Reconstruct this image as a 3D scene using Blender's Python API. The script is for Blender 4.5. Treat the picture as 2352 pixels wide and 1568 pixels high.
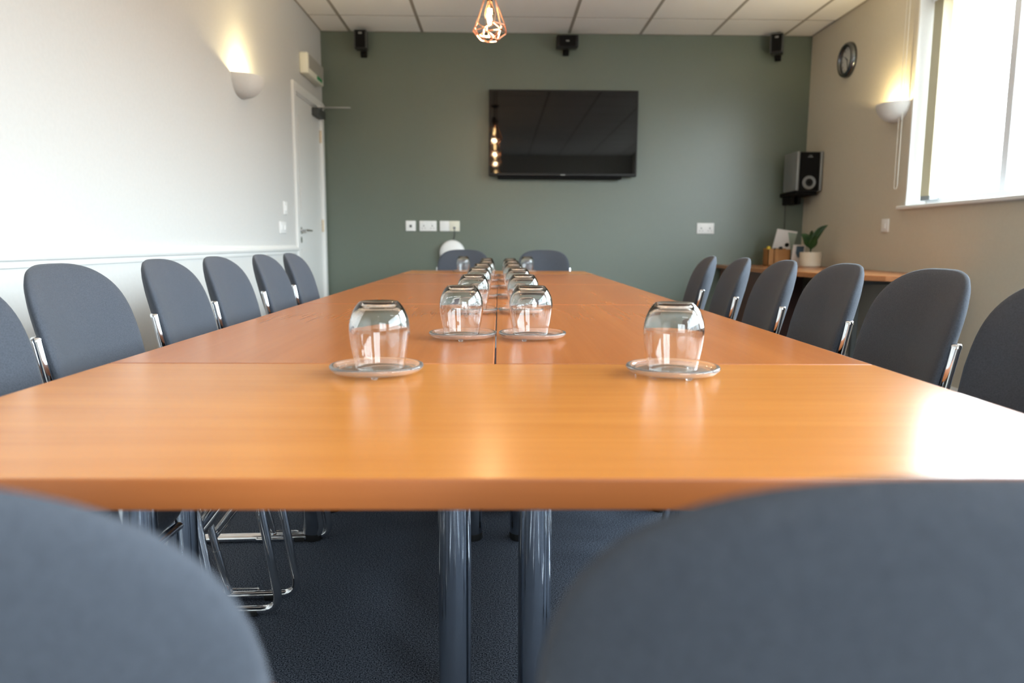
import bpy, bmesh, math, random
from mathutils import Vector, Matrix
random.seed(7)
PI = math.pi
for o in list(bpy.data.objects):
    bpy.data.objects.remove(o)
S = bpy.context.scene
COL = S.collection

# ---------------------------------------------------------------- camera
F_PX = 1700.0
CAM_H = 0.91
def cam_axes():
    f = F_PX
    vy = Vector((1145 - 1176, 784 - 559, -f)).normalized()
    dx = -69.0
    yv = (f * f - 31 * dx) / 225.0
    vz = -Vector((dx, -yv, -f))
    vz.normalize()
    vz = (vz - vy * vz.dot(vy)).normalized()
    vx = vy.cross(vz)
    return vx, vy, vz
vx, vy, vz = cam_axes()
R = Matrix((vx, vy, vz))
cd = bpy.data.cameras.new('camera')
cam = bpy.data.objects.new('camera', cd)
COL.objects.link(cam)
cam.matrix_world = Matrix.Translation((0, 0, CAM_H)) @ R.to_4x4()
cd.sensor_width = 36.0
cd.lens = F_PX / 2352 * 36
cd.clip_start = 0.01
cd.dof.use_dof = True
cd.dof.focus_distance = 1.6
cd.dof.aperture_fstop = 4.0
S.camera = cam

# ---------------------------------------------------------------- world, view
S.view_settings.view_transform = 'Standard'
S.view_settings.look = 'None'
S.view_settings.exposure = 0.0
S.view_settings.gamma = 1.0
S.view_settings.use_curve_mapping = False
W = bpy.data.worlds.new('World')
S.world = W
W.use_nodes = True
nt = W.node_tree
nt.nodes.clear()
wo = nt.nodes.new('ShaderNodeOutputWorld')
bg = nt.nodes.new('ShaderNodeBackground')
tc = nt.nodes.new('ShaderNodeTexCoord')
sx = nt.nodes.new('ShaderNodeSeparateXYZ')
rp = nt.nodes.new('ShaderNodeValToRGB')
mr = nt.nodes.new('ShaderNodeMapRange')
mr.inputs['From Min'].default_value = -0.3
mr.inputs['From Max'].default_value = 0.9
nt.links.new(tc.outputs['Generated'], sx.inputs[0])
nt.links.new(sx.outputs['Z'], mr.inputs['Value'])
nt.links.new(mr.outputs[0], rp.inputs[0])
rp.color_ramp.elements[0].position = 0.0
rp.color_ramp.elements[0].color = (0.22, 0.215, 0.20, 1)
rp.color_ramp.elements[1].position = 1.0
rp.color_ramp.elements[1].color = (0.85, 0.97, 1.08, 1)
for pos_, col_ in ((0.25, (0.15, 0.15, 0.14, 1)), (0.285, (0.17, 0.18, 0.18, 1)), (0.36, (0.95, 1.06, 1.14, 1)), (0.60, (0.85, 0.97, 1.08, 1))):
    e = rp.color_ramp.elements.new(pos_); e.color = col_
nt.links.new(rp.outputs[0], bg.inputs['Color'])
bg.inputs['Strength'].default_value = 21.0
nt.links.new(bg.outputs[0], wo.inputs[0])

XL, XR, YB, YF, ZC = -1.485, 2.637, 6.46, -2.3, 2.65
WIN = [(1.90, 4.82), (-1.9, 1.60)]           # window openings in the right wall (Y ranges)
WZ0, WZ1 = 1.165, 2.46
for i, (a, b) in enumerate(WIN):
    ld = bpy.data.lights.new('window_portal', 'AREA')
    ld.shape = 'RECTANGLE'
    ld.size = WZ1 - WZ0
    ld.size_y = b - a
    ld.cycles.is_portal = True
    lo = bpy.data.objects.new('window_portal', ld)
    COL.objects.link(lo)
    lo.location = (XR + 0.24, (a + b) / 2, (WZ0 + WZ1) / 2)
    lo.rotation_euler = (0, PI / 2, 0)
FW = (0.35, 2.30, 0.95, 2.10)                # unseen window added behind the camera for extra light: x0, x1, z0, z1
ld = bpy.data.lights.new('window_portal', 'AREA')
ld.shape = 'RECTANGLE'; ld.size = FW[1] - FW[0]; ld.size_y = FW[3] - FW[2]; ld.cycles.is_portal = True
lo = bpy.data.objects.new('window_portal', ld); COL.objects.link(lo)
lo.location = ((FW[0] + FW[1]) / 2, YF - 0.24, (FW[2] + FW[3]) / 2)
lo.rotation_euler = (PI / 2, 0, 0)

# ---------------------------------------------------------------- materials
def mat(name, color=(0.8, 0.8, 0.8), rough=0.5, metal=0.0, **kw):
    m = bpy.data.materials.new(name)
    m.use_nodes = True
    b = m.node_tree.nodes['Principled BSDF']
    b.inputs['Base Color'].default_value = (*color, 1)
    b.inputs['Roughness'].default_value = rough
    b.inputs['Metallic'].default_value = metal
    for k, v in kw.items():
        b.inputs[k.replace('_', ' ')].default_value = v
    return m
def N(m, t, **props):
    n = m.node_tree.nodes.new(t)
    for k, v in props.items():
        setattr(n, k, v)
    return n
def noisy(m, scale, c1, c2, bump=0.0, dist=0.001, detail=4, coords='Object', stretch=None, lo=0.35, hi=0.65):
    t = m.node_tree
    b = t.nodes['Principled BSDF']
    co = N(m, 'ShaderNodeTexCoord')
    src = co.outputs[coords]
    if stretch:
        mp = N(m, 'ShaderNodeMapping')
        mp.inputs['Scale'].default_value = stretch
        t.links.new(src, mp.inputs[0]); src = mp.outputs[0]
    n = N(m, 'ShaderNodeTexNoise')
    n.inputs['Scale'].default_value = scale
    n.inputs['Detail'].default_value = detail
    t.links.new(src, n.inputs['Vector'])
    r = N(m, 'ShaderNodeValToRGB')
    r.color_ramp.elements[0].position = lo
    r.color_ramp.elements[1].position = hi
    r.color_ramp.elements[0].color = (*c1, 1)
    r.color_ramp.elements[1].color = (*c2, 1)
    t.links.new(n.outputs['Fac'], r.inputs[0])
    t.links.new(r.outputs[0], b.inputs['Base Color'])
    if bump:
        bp = N(m, 'ShaderNodeBump')
        bp.inputs['Strength'].default_value = bump
        bp.inputs['Distance'].default_value = dist
        t.links.new(n.outputs['Fac'], bp.inputs['Height'])
        t.links.new(bp.outputs[0], b.inputs['Normal'])
    return m

def wall_paint(name, c, rough=0.7):
    return noisy(mat(name, c, rough), 60, tuple(x * 0.985 for x in c), tuple(min(1, x * 1.015) for x in c), 0.06, 0.0006, 5)
M_WHITE_WALL = wall_paint('white_wall_paint', (0.625, 0.625, 0.61))
M_GREEN = wall_paint('sage_green_paint', (0.118, 0.145, 0.112), 0.36)
M_GREEN.node_tree.nodes['Principled BSDF'].inputs['Specular IOR Level'].default_value = 0.75
M_BEIGE = wall_paint('beige_wall_paint', (0.60, 0.545, 0.44), 0.7)
M_BACKROOM = wall_paint('rear_wall_paint', (0.62, 0.60, 0.55), 0.7)
M_TILE = noisy(mat('ceiling_tile', (0.74, 0.70, 0.65), 0.9), 220, (0.93, 0.915, 0.89), (0.96, 0.95, 0.93), 0.25, 0.001, 3)
M_GRID = mat('ceiling_grid_metal', (0.36, 0.33, 0.29), 0.5)
M_GLOSS_WHITE = mat('gloss_white_paint', (0.82, 0.82, 0.80), 0.3)
M_PLASTIC_W = mat('white_plastic', (0.86, 0.86, 0.85), 0.35)
M_PLASTIC_C = mat('cream_plastic', (0.80, 0.78, 0.66), 0.4)
M_CHROME = mat('chrome', (0.82, 0.83, 0.85), 0.06, 1.0)
M_LEG_CHROME = mat('dark_chrome', (0.50, 0.53, 0.57), 0.10, 1.0)
M_STEEL = mat('brushed_steel', (0.55, 0.55, 0.55), 0.3, 1.0)
M_BRASS = mat('brass', (0.50, 0.42, 0.32), 0.4, 1.0)
M_COPPER = mat('polished_copper', (0.92, 0.52, 0.36), 0.14, 1.0)
M_BLACK = mat('black_plastic', (0.009, 0.009, 0.010), 0.4, Specular_IOR_Level=0.3)
M_BLACK_M = mat('matte_black', (0.006, 0.006, 0.006), 0.8, Specular_IOR_Level=0.15)
M_RUBBER = mat('black_rubber', (0.01, 0.01, 0.01), 0.6)
M_SCREEN = mat('tv_screen_glass', (0.003, 0.003, 0.003), 0.03, Specular_IOR_Level=0.28)
M_SILVER = mat('silver_plastic', (0.24, 0.25, 0.25), 0.35, 0.3)
M_DKGREY = mat('dark_grey_plastic', (0.045, 0.05, 0.05), 0.5)
M_PLASTER = wall_paint('white_plaster', (0.66, 0.64, 0.60), 0.75)
M_TAN = mat('tan_blind_fabric', (0.46, 0.40, 0.27), 0.85)
M_CHAIN = mat('blind_chain_plastic', (0.74, 0.70, 0.62), 0.4)
M_UPVC = mat('white_upvc', (0.80, 0.83, 0.87), 0.3)
M_CLOCKFACE = mat('clock_face', (0.55, 0.55, 0.52), 0.5)
M_PAPER = mat('white_paper', (0.72, 0.68, 0.66), 0.7)
M_SAGE = mat('sage_print', (0.30, 0.36, 0.30), 0.7)
M_BLUE = mat('blue_print', (0.05, 0.09, 0.13), 0.6)
M_YELLOW = mat('yellow_plastic', (0.62, 0.42, 0.02), 0.5)
M_POT = noisy(mat('cream_ceramic', (0.62, 0.54, 0.42), 0.4), 8, (0.60, 0.52, 0.40), (0.66, 0.58, 0.46))
M_SOIL = noisy(mat('potting_soil', (0.03, 0.02, 0.015), 0.9), 90, (0.015, 0.01, 0.008), (0.05, 0.035, 0.02), 0.8, 0.004)
M_LEAF = noisy(mat('plant_leaf', (0.02, 0.05, 0.01), 0.4), 12, (0.008, 0.030, 0.006), (0.022, 0.065, 0.012))
M_GREENSIGN = mat('green_sign', (0.02, 0.30, 0.10), 0.5)

M_CARPET = noisy(mat('navy_carpet', (0.03, 0.035, 0.05), 0.95), 310, (0.004, 0.007, 0.012), (0.26, 0.30, 0.38), 0.35, 0.004, 3, lo=0.36, hi=0.76)
M_CARPET.node_tree.nodes['Principled BSDF'].inputs['Specular IOR Level'].default_value = 0.15

def fabric(name, c1, c2):
    m = mat(name, c1, 0.9)
    m.node_tree.nodes['Principled BSDF'].inputs['Sheen Weight'].default_value = 0.12
    m.node_tree.nodes['Principled BSDF'].inputs['Sheen Roughness'].default_value = 0.35
    m.node_tree.nodes['Principled BSDF'].inputs['Specular IOR Level'].default_value = 0.25
    t = m.node_tree; b = t.nodes['Principled BSDF']
    co = N(m, 'ShaderNodeTexCoord')
    w1 = N(m, 'ShaderNodeTexWave', wave_type='BANDS', bands_direction='X'); w1.inputs['Scale'].default_value = 260
    w2 = N(m, 'ShaderNodeTexWave', wave_type='BANDS', bands_direction='Z'); w2.inputs['Scale'].default_value = 260
    n = N(m, 'ShaderNodeTexNoise'); n.inputs['Scale'].default_value = 350; n.inputs['Detail'].default_value = 3
    for k in (w1, w2, n):
        t.links.new(co.outputs['Object'], k.inputs['Vector'])
    mu = N(m, 'ShaderNodeMath', operation='MULTIPLY'); t.links.new(w1.outputs['Fac'], mu.inputs[0]); t.links.new(w2.outputs['Fac'], mu.inputs[1])
    ad = N(m, 'ShaderNodeMath', operation='ADD'); t.links.new(mu.outputs[0], ad.inputs[0]); t.links.new(n.outputs['Fac'], ad.inputs[1])
    r = N(m, 'ShaderNodeValToRGB'); r.color_ramp.elements[0].position = 0.3; r.color_ramp.elements[1].position = 1.1
    r.color_ramp.elements[0].color = (*c1, 1); r.color_ramp.elements[1].color = (*c2, 1)
    t.links.new(ad.outputs[0], r.inputs[0]); t.links.new(r.outputs[0], b.inputs['Base Color'])
    bp = N(m, 'ShaderNodeBump'); bp.inputs['Strength'].default_value = 0.35; bp.inputs['Distance'].default_value = 0.0008
    t.links.new(ad.outputs[0], bp.inputs['Height']); t.links.new(bp.outputs[0], b.inputs['Normal'])
    return m
M_FABRIC = fabric('slate_grey_fabric', (0.041, 0.047, 0.061), (0.084, 0.095, 0.117))

def wood(name, dark, light, rough=0.25, scale=1.0, axis='X'):
    """laminate wood, grain running along the object's own axis"""
    m = mat(name, light, rough)
    t = m.node_tree; b = t.nodes['Principled BSDF']
    co = N(m, 'ShaderNodeTexCoord')
    oi = N(m, 'ShaderNodeObjectInfo')
    ml = N(m, 'ShaderNodeVectorMath', operation='SCALE')
    cx = N(m, 'ShaderNodeCombineXYZ')
    for i in range(3):
        t.links.new(oi.outputs['Random'], cx.inputs[i])
    t.links.new(cx.outputs[0], ml.inputs[0]); ml.inputs['Scale'].default_value = 13.0
    ad = N(m, 'ShaderNodeVectorMath', operation='ADD')
    t.links.new(co.outputs['Object'], ad.inputs[0]); t.links.new(ml.outputs[0], ad.inputs[1])
    mp = N(m, 'ShaderNodeMapping')
    s = (1.0, 9.0, 9.0) if axis == 'X' else (9.0, 1.0, 9.0)
    mp.inputs['Scale'].default_value = tuple(k * scale for k in s)
    t.links.new(ad.outputs[0], mp.inputs[0])
    n1 = N(m, 'ShaderNodeTexNoise'); n1.inputs['Scale'].default_value = 1.3; n1.inputs['Detail'].default_value = 1; n1.inputs['Distortion'].default_value = 0.2
    t.links.new(mp.outputs[0], n1.inputs['Vector'])
    mm = N(m, 'ShaderNodeMath', operation='MULTIPLY'); mm.inputs[1].default_value = 9.0
    t.links.new(n1.outputs['Fac'], mm.inputs[0])
    sn = N(m, 'ShaderNodeMath', operation='SINE'); t.links.new(mm.outputs[0], sn.inputs[0])
    mp2 = N(m, 'ShaderNodeMapping')
    s2 = (3.0, 120.0, 120.0) if axis == 'X' else (110.0, 1.6, 110.0)
    mp2.inputs['Scale'].default_value = s2
    t.links.new(ad.outputs[0], mp2.inputs[0])
    n2 = N(m, 'ShaderNodeTexNoise'); n2.inputs['Scale'].default_value = 1.0; n2.inputs['Detail'].default_value = 4
    t.links.new(mp2.outputs[0], n2.inputs['Vector'])
    k1 = N(m, 'ShaderNodeMath', operation='MULTIPLY_ADD'); k1.inputs[1].default_value = 0.11; k1.inputs[2].default_value = 0.5
    t.links.new(sn.outputs[0], k1.inputs[0])
    k2 = N(m, 'ShaderNodeMath', operation='MULTIPLY_ADD'); kk = 0.42 if axis == 'X' else 0.24; k2.inputs[1].default_value = kk; k2.inputs[2].default_value = -kk / 2
    t.links.new(n2.outputs['Fac'], k2.inputs[0])
    k3 = N(m, 'ShaderNodeMath', operation='ADD'); t.links.new(k1.outputs[0], k3.inputs[0]); t.links.new(k2.outputs[0], k3.inputs[1])
    r = N(m, 'ShaderNodeValToRGB')
    r.color_ramp.elements[0].position = 0.15; r.color_ramp.elements[1].position = 0.85
    r.color_ramp.elements[0].color = (*dark, 1); r.color_ramp.elements[1].color = (*light, 1)
    t.links.new(k3.outputs[0], r.inputs[0]); t.links.new(r.outputs[0], b.inputs['Base Color'])
    b.inputs['Specular IOR Level'].default_value = 0.6
    return m
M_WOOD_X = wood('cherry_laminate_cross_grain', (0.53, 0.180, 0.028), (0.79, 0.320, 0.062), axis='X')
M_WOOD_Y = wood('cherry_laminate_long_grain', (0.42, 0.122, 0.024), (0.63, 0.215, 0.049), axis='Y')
M_EDGE = wood('cherry_edge_band', (0.40, 0.115, 0.026), (0.56, 0.180, 0.048), 0.4, axis='X')
M_WOOD_D = wood('desk_laminate', (0.36, 0.13, 0.04), (0.52, 0.21, 0.07), axis='Y')
M_WOOD_BOX = wood('pale_wood', (0.30, 0.13, 0.03), (0.42, 0.19, 0.05), 0.6, axis='X')
M_DARKWOOD = wood('dark_red_wood', (0.06, 0.018, 0.01), (0.12, 0.035, 0.018), 0.4, axis='X')

def glass(name, color=(1, 1, 1), rough=0.0, ior=1.5):
    m = bpy.data.materials.new(name); m.use_nodes = True
    b = m.node_tree.nodes['Principled BSDF']
    b.inputs['Base Color'].default_value = (*color, 1)
    b.inputs['Roughness'].default_value = rough
    b.inputs['Transmission Weight'].default_value = 1.0
    b.inputs['IOR'].default_value = ior
    return m
M_GLASS = glass('clear_drinking_glass', (0.99, 1.0, 1.0))
M_COASTER = glass('frosted_coaster_glass', (1.0, 1.0, 1.0), 0.06, 1.45)
M_COASTER.node_tree.nodes['Principled BSDF'].inputs['Transmission Weight'].default_value = 0.92
M_BULB = glass('clear_bulb_glass', (1.0, 0.93, 0.82), 0.0, 1.15)
M_VISION = mat('vision_glass_dim_view', (0.20, 0.185, 0.15), 0.08)  # opaque pane, the dimness of the corridor behind it put into the colour
def pane_mat():
    m = bpy.data.materials.new('window_glass'); m.use_nodes = True
    t = m.node_tree; t.nodes.clear()
    o = t.nodes.new('ShaderNodeOutputMaterial'); a = t.nodes.new('ShaderNodeBsdfTransparent'); g = t.nodes.new('ShaderNodeBsdfGlossy')
    a.inputs[0].default_value = (0.97, 0.985, 0.98, 1); g.inputs['Roughness'].default_value = 0.0
    mx = t.nodes.new('ShaderNodeMixShader'); mx.inputs[0].default_value = 0.05
    t.links.new(a.outputs[0], mx.inputs[1]); t.links.new(g.outputs[0], mx.inputs[2]); t.links.new(mx.outputs[0], o.inputs[0])
    return m
M_PANE = pane_mat()
def emit(name, c, s):
    m = bpy.data.materials.new(name); m.use_nodes = True
    t = m.node_tree; t.nodes.clear()
    o = t.nodes.new('ShaderNodeOutputMaterial'); e = t.nodes.new('ShaderNodeEmission')
    e.inputs[0].default_value = (*c, 1); e.inputs[1].default_value = s
    t.links.new(e.outputs[0], o.inputs[0]); return m
M_FILAMENT = emit('glowing_filament', (1.0, 0.66, 0.30), 90.0)
M_HALOGEN = emit('glowing_capsule', (1.0, 0.78, 0.42), 30.0)

# ---------------------------------------------------------------- mesh helpers
def new(): return bmesh.new()
def obj(name, bm, m, parent=None, smooth=False, auto=None):
    me = bpy.data.meshes.new(name)
    bmesh.ops.recalc_face_normals(bm, faces=bm.faces)
    bm.to_mesh(me); bm.free()
    if smooth:
        for p in me.polygons: p.use_smooth = True
        if auto:
            me.set_sharp_from_angle(angle=math.radians(auto))
    me.materials.append(m)
    o = bpy.data.objects.new(name, me); COL.objects.link(o)
    if parent is not None: o.parent = parent
    return o
def bx(bm, x0, x1, y0, y1, z0, z1, bev=0.0, seg=2, M=None):
    r = bmesh.ops.create_cube(bm, size=1.0)
    vs = r['verts']
    bmesh.ops.scale(bm, verts=vs, vec=(x1 - x0, y1 - y0, z1 - z0))
    bmesh.ops.translate(bm, verts=vs, vec=((x0 + x1) / 2, (y0 + y1) / 2, (z0 + z1) / 2))
    if M is not None:
        bmesh.ops.transform(bm, matrix=M, verts=vs)
    if bev:
        es = list({e for v in vs for e in v.link_edges})
        bmesh.ops.bevel(bm, geom=es, offset=bev, segments=seg, profile=0.5, affect='EDGES')
    return bm
def fillet(pts, rad, n=6):
    P = [Vector(p) for p in pts]
    out = [P[0]]
    for i in range(1, len(P) - 1):
        a, b, c = P[i - 1], P[i], P[i + 1]
        u = (a - b); v = (c - b)
        l = min(rad, u.length * 0.49, v.length * 0.49)
        p0 = b + u.normalized() * l; p1 = b + v.normalized() * l
        for k in range(n + 1):
            t = k / n
            out.append(p0 * (1 - t) ** 2 + b * 2 * t * (1 - t) + p1 * t * t)
    out.append(P[-1])
    return out
def tube(bm, pts, r, seg=12, closed=False, caps=True):
    P = [Vector(p) for p in pts]
    n = len(P)
    rings = []
    up = None
    for i in range(n):
        if closed:
            t = (P[(i + 1) % n] - P[i - 1]).normalized()
        else:
            t = (P[min(i + 1, n - 1)] - P[max(i - 1, 0)]).normalized()
        if up is None:
            up = Vector((0, 0, 1)) if abs(t.z) < 0.9 else Vector((1, 0, 0))
        s = t.cross(up).normalized()
        up = s.cross(t).normalized()
        rings.append([bm.verts.new(P[i] + (s * math.cos(2 * PI * k / seg) + up * math.sin(2 * PI * k / seg)) * r) for k in range(seg)])
    m = n if closed else n - 1
    for i in range(m):
        a, b = rings[i], rings[(i + 1) % n]
        for k in range(seg):
            bm.faces.new((a[k], a[(k + 1) % seg], b[(k + 1) % seg], b[k]))
    if caps and not closed:
        bm.faces.new(rings[0][::-1]); bm.faces.new(rings[-1])
    return bm
def lathe(bm, prof, seg=32, c=(0, 0, 0), axis='Z', a0=0.0, a1=2 * PI):
    full = abs(a1 - a0 - 2 * PI) < 1e-6
    cnt = seg if full else seg + 1
    cols = []
    for i in range(cnt):
        a = a0 + (a1 - a0) * i / seg
        col = []
        for (r, z) in prof:
            x, y = r * math.cos(a), r * math.sin(a)
            p = {'Z': (x, y, z), 'Y': (x, z, y), 'X': (z, x, y)}[axis]
            col.append(bm.verts.new((p[0] + c[0], p[1] + c[1], p[2] + c[2])))
        cols.append(col)
    for i in range(seg):
        A, B = cols[i], cols[(i + 1) % cnt]
        for j in range(len(prof) - 1):
            bm.faces.new((A[j], B[j], B[j + 1], A[j + 1]))
    bmesh.ops.remove_doubles(bm, verts=bm.verts, dist=1e-6)
    return bm
def prism(bm, poly, z0, z1, bev=0.0):
    lo = [bm.verts.new((x, y, z0)) for x, y in poly]
    hi = [bm.verts.new((x, y, z1)) for x, y in poly]
    bm.faces.new(lo[::-1]); top = bm.faces.new(hi)
    n = len(poly)
    for i in range(n):
        bm.faces.new((lo[i], lo[(i + 1) % n], hi[(i + 1) % n], hi[i]))
    if bev:
        bmesh.ops.bevel(bm, geom=[e for e in bm.edges if all(abs(v.co.z - z1) < 1e-6 for v in e.verts) or all(abs(v.co.z - z0) < 1e-6 for v in e.verts)], offset=bev, segments=2, affect='EDGES')
    return bm
def tag(o, label, cat, group=None):
    o['label'] = label; o['category'] = cat
    if group: o['group'] = group
    return o
def thing(name, label, cat, loc=(0, 0, 0), rz=0.0, group=None):
    o = bpy.data.objects.new(name, None); COL.objects.link(o)
    o.empty_display_size = 0.05
    o.location = loc; o.rotation_euler = (0, 0, rz)
    return tag(o, label, cat, group)
def struct(name, bm, m, parent=None):
    o = obj(name, bm, m, parent)
    if parent is None: o['kind'] = 'structure'
    return o
def dup(root, loc, rz, label, group=None):
    r = root.copy(); COL.objects.link(r); r.location = loc; r.rotation_euler = (0, 0, rz)
    r['label'] = label
    if group: r['group'] = group
    for ch in list(root.children):
        c = ch.copy(); COL.objects.link(c); c.parent = r
        for g in list(ch.children):
            d = g.copy(); COL.objects.link(d); d.parent = c
    return r
def simple_box(*a, **k):
    return bx(new(), *a, **k)

# ================================================================ the room
T = 0.3
struct('floor', simple_box(XL - T, XR + T, YF - T, YB + T, -0.1, 0), M_CARPET)
b = new()
bx(b, XL - T, XL, YF - T, 5.55, 0, ZC); bx(b, XL - T, XL, 6.37, YB, 0, ZC); bx(b, XL - T, XL, 5.55, 6.37, 2.0, ZC); bx(b, XL - T, XL - 0.06, 5.55, 6.37, 0, 2.0)
struct('wall_left', b, M_WHITE_WALL)
struct('wall_back', simple_box(XL - T, XR + T, YB, YB + T, 0, ZC), M_GREEN)
b = new()
bx(b, XL - T, FW[0], YF - T, YF, 0, ZC); bx(b, FW[1], XR + T, YF - T, YF, 0, ZC)
bx(b, FW[0], FW[1], YF - T, YF, 0, FW[2]); bx(b, FW[0], FW[1], YF - T, YF, FW[3], ZC)
struct('wall_front', b, M_BACKROOM)
b = new()
bx(b, XR, XR + T, YF, YB, 0, WZ0); bx(b, XR, XR + T, YF, YB, WZ1, ZC)
ys = [YF] + sorted([v for w in WIN for v in w]) + [YB]
for i in range(0, len(ys), 2):
    bx(b, XR, XR + T, ys[i], ys[i + 1], WZ0, WZ1)
struct('wall_right', b, M_BEIGE)

# ceiling: tiles lying in a metal grid
xs = [XL, -1.24, -0.64, 0.584, 1.18, 1.78, 2.385, XR]
yc = [YB, 6.02]
while yc[-1] > YF: yc.append(max(YF, yc[-1] - 0.6))
b = new(); g = 0.011
for i in range(len(xs) - 1):
    for j in range(len(yc) - 1):
        x0, x1 = xs[i], xs[i + 1]; y1, y0 = yc[j], yc[j + 1]
        if x1 - x0 > 0.8 and j > 1:
            xm = (x0 + x1) / 2
            bx(b, x0 + g, xm - g, y0 + g, y1 - g, ZC, ZC + 0.02); bx(b, xm + g, x1 - g, y0 + g, y1 - g, ZC, ZC + 0.02)
        else:
            bx(b, x0 + g, x1 - g, y0 + g, y1 - g, ZC, ZC + 0.02)
ceil_o = struct('ceiling', b, M_TILE)
b = new()
for x in xs[1:-1]: bx(b, x - 0.012, x + 0.012, YF, YB, ZC - 0.001, ZC + 0.012)
bx(b, -0.04, -0.016, YF, 5.42, ZC - 0.001, ZC + 0.012)
for y in yc[1:-1]: bx(b, XL, XR, y - 0.007, y + 0.007, ZC + 0.001, ZC + 0.012)
bx(b, XL, XL + 0.014, YF, YB, ZC - 0.001, ZC + 0.012); bx(b, XR - 0.014, XR, YF, YB, ZC - 0.001, ZC + 0.012)
bx(b, XL, XR, YB - 0.014, YB, ZC - 0.001, ZC + 0.012)
bx(b, XL - T, XR + T, YF - T, YB + T, ZC + 0.021, ZC + 0.06)
struct('ceiling_grid', b, M_GRID, ceil_o)

# dado rail and skirtings
def sweep_y(prof, y0, y1, x, sgn):
    b = new()
    A = [b.verts.new((x + sgn * p, y0, z)) for p, z in prof]; B = [b.verts.new((x + sgn * p, y1, z)) for p, z in prof]
    for i in range(len(prof) - 1): b.faces.new((A[i], A[i + 1], B[i + 1], B[i]))
    b.faces.new(A); b.faces.new(B[::-1]); b.faces.new((A[-1], A[0], B[0], B[-1]))
    return b
rail = [(0, 0.825), (0.010, 0.828), (0.013, 0.838), (0.013, 0.846), (0.024, 0.852), (0.028, 0.862), (0.024, 0.872), (0.012, 0.876), (0.010, 0.884), (0, 0.889)]
struct('trim_1', sweep_y(rail, YF, 5.49, XL, 1), M_GLOSS_WHITE)
sk = [(0, 0), (0.014, 0), (0.014, 0.085), (0.006, 0.098), (0, 0.1)]
struct('baseboard_left', sweep_y(sk, YF, 5.47, XL, 1), M_GLOSS_WHITE)
struct('baseboard_right', sweep_y(sk, YF, YB, XR, -1), M_GLOSS_WHITE)
struct('baseboard_back', simple_box(XL, XR, YB - 0.014, YB, 0, 0.1, 0.003), M_GLOSS_WHITE)

# door in the left wall
dr = bpy.data.objects.new('door_1', None); COL.objects.link(dr); dr.location = (XL, 5.96, 0); dr['kind'] = 'structure'
def rel(b, o=dr):
    bmesh.ops.translate(b, verts=b.verts, vec=-o.location); return b
b = new()
for (a0, a1, z0, z1) in ((5.50, 5.565, 0, 2.06), (6.355, 6.42, 0, 2.06), (5.5655, 6.3545, 1.995, 2.06)):
    bx(b, XL, XL + 0.020, a0, a1, z0, z1, 0.004)
for (a0, a1, z0, z1) in ((5.5515, 5.575, 0, 1.9985), (6.345, 6.3685, 0, 1.9985), (5.5755, 6.3445, 1.985, 1.9985)):
    bx(b, XL - 0.06, XL + 0.004, a0, a1, z0, z1)
obj('door_frame', rel(b), M_GLOSS_WHITE, dr)
b = new()
# leaf built around two vision slots
yv0, yv1 = 5.665, 5.70
for (a0, a1, z0, z1) in ((5.578, yv0, 0.005, 1.982), (yv1, 6.342, 0.005, 1.982), (yv0, yv1, 0.005, 0.42), (yv0, yv1, 0.86, 1.10), (yv0, yv1, 1.85, 1.982)):
    bx(b, XL - 0.045, XL - 0.003, a0, a1, z0, z1)
leaf = obj('door_leaf', rel(b), M_GLOSS_WHITE, dr)
for (z0, z1) in ((1.10, 1.85), (0.42, 0.86)):
    b = new(); bx(b, XL - 0.030, XL - 0.022, yv0, yv1, z0, z1)
    obj('vision_pane', rel(b), M_VISION, dr)
b = new()
lathe(b, [(0, 0.0), (0.026, 0.0), (0.026, 0.007), (0.010, 0.009), (0.010, 0.045), (0, 0.045)], 20, (XL - 0.003, 5.655, 1.0), 'X')
tube(b, fillet([(XL + 0.04, 5.655, 1.0), (XL + 0.055, 5.68, 1.0), (XL + 0.05, 5.775, 1.0)], 0.02), 0.009, 10)
lathe(b, [(0, 0.0), (0.024, 0.0), (0.024, 0.006), (0, 0.007)], 20, (XL - 0.003, 5.655, 0.93), 'X')
obj('door_handle', rel(b), M_CHROME, dr, True, 40)
for z in (1.78, 1.05, 0.25):
    b = new(); bx(b, XL - 0.004, XL + 0.006, 6.335, 6.365, z - 0.05, z + 0.05, 0.002); tube(b, [(XL + 0.008, 6.348, z - 0.05), (XL + 0.008, 6.348, z + 0.05)], 0.006, 8)
    obj('hinge', rel(b), M_BRASS, dr)
b = new(); bx(b, XL - 0.003, XL + 0.055, 6.10, 6.33, 1.915, 1.975, 0.006)
tube(b, [(XL + 0.03, 6.28, 1.975), (XL + 0.03, 6.28, 2.0)], 0.012, 10)
cl = obj('door_closer', rel(b), M_DKGREY, dr)
b = new(); bx(b, XL + 0.02, -1.215, 6.268, 6.290, 2.000, 2.008, 0.002)
bx(b, XL, XL + 0.05, 6.29, 6.34, 2.000, 2.03, 0.003)
obj('closer_arm', rel(b), M_STEEL, dr)

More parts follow.
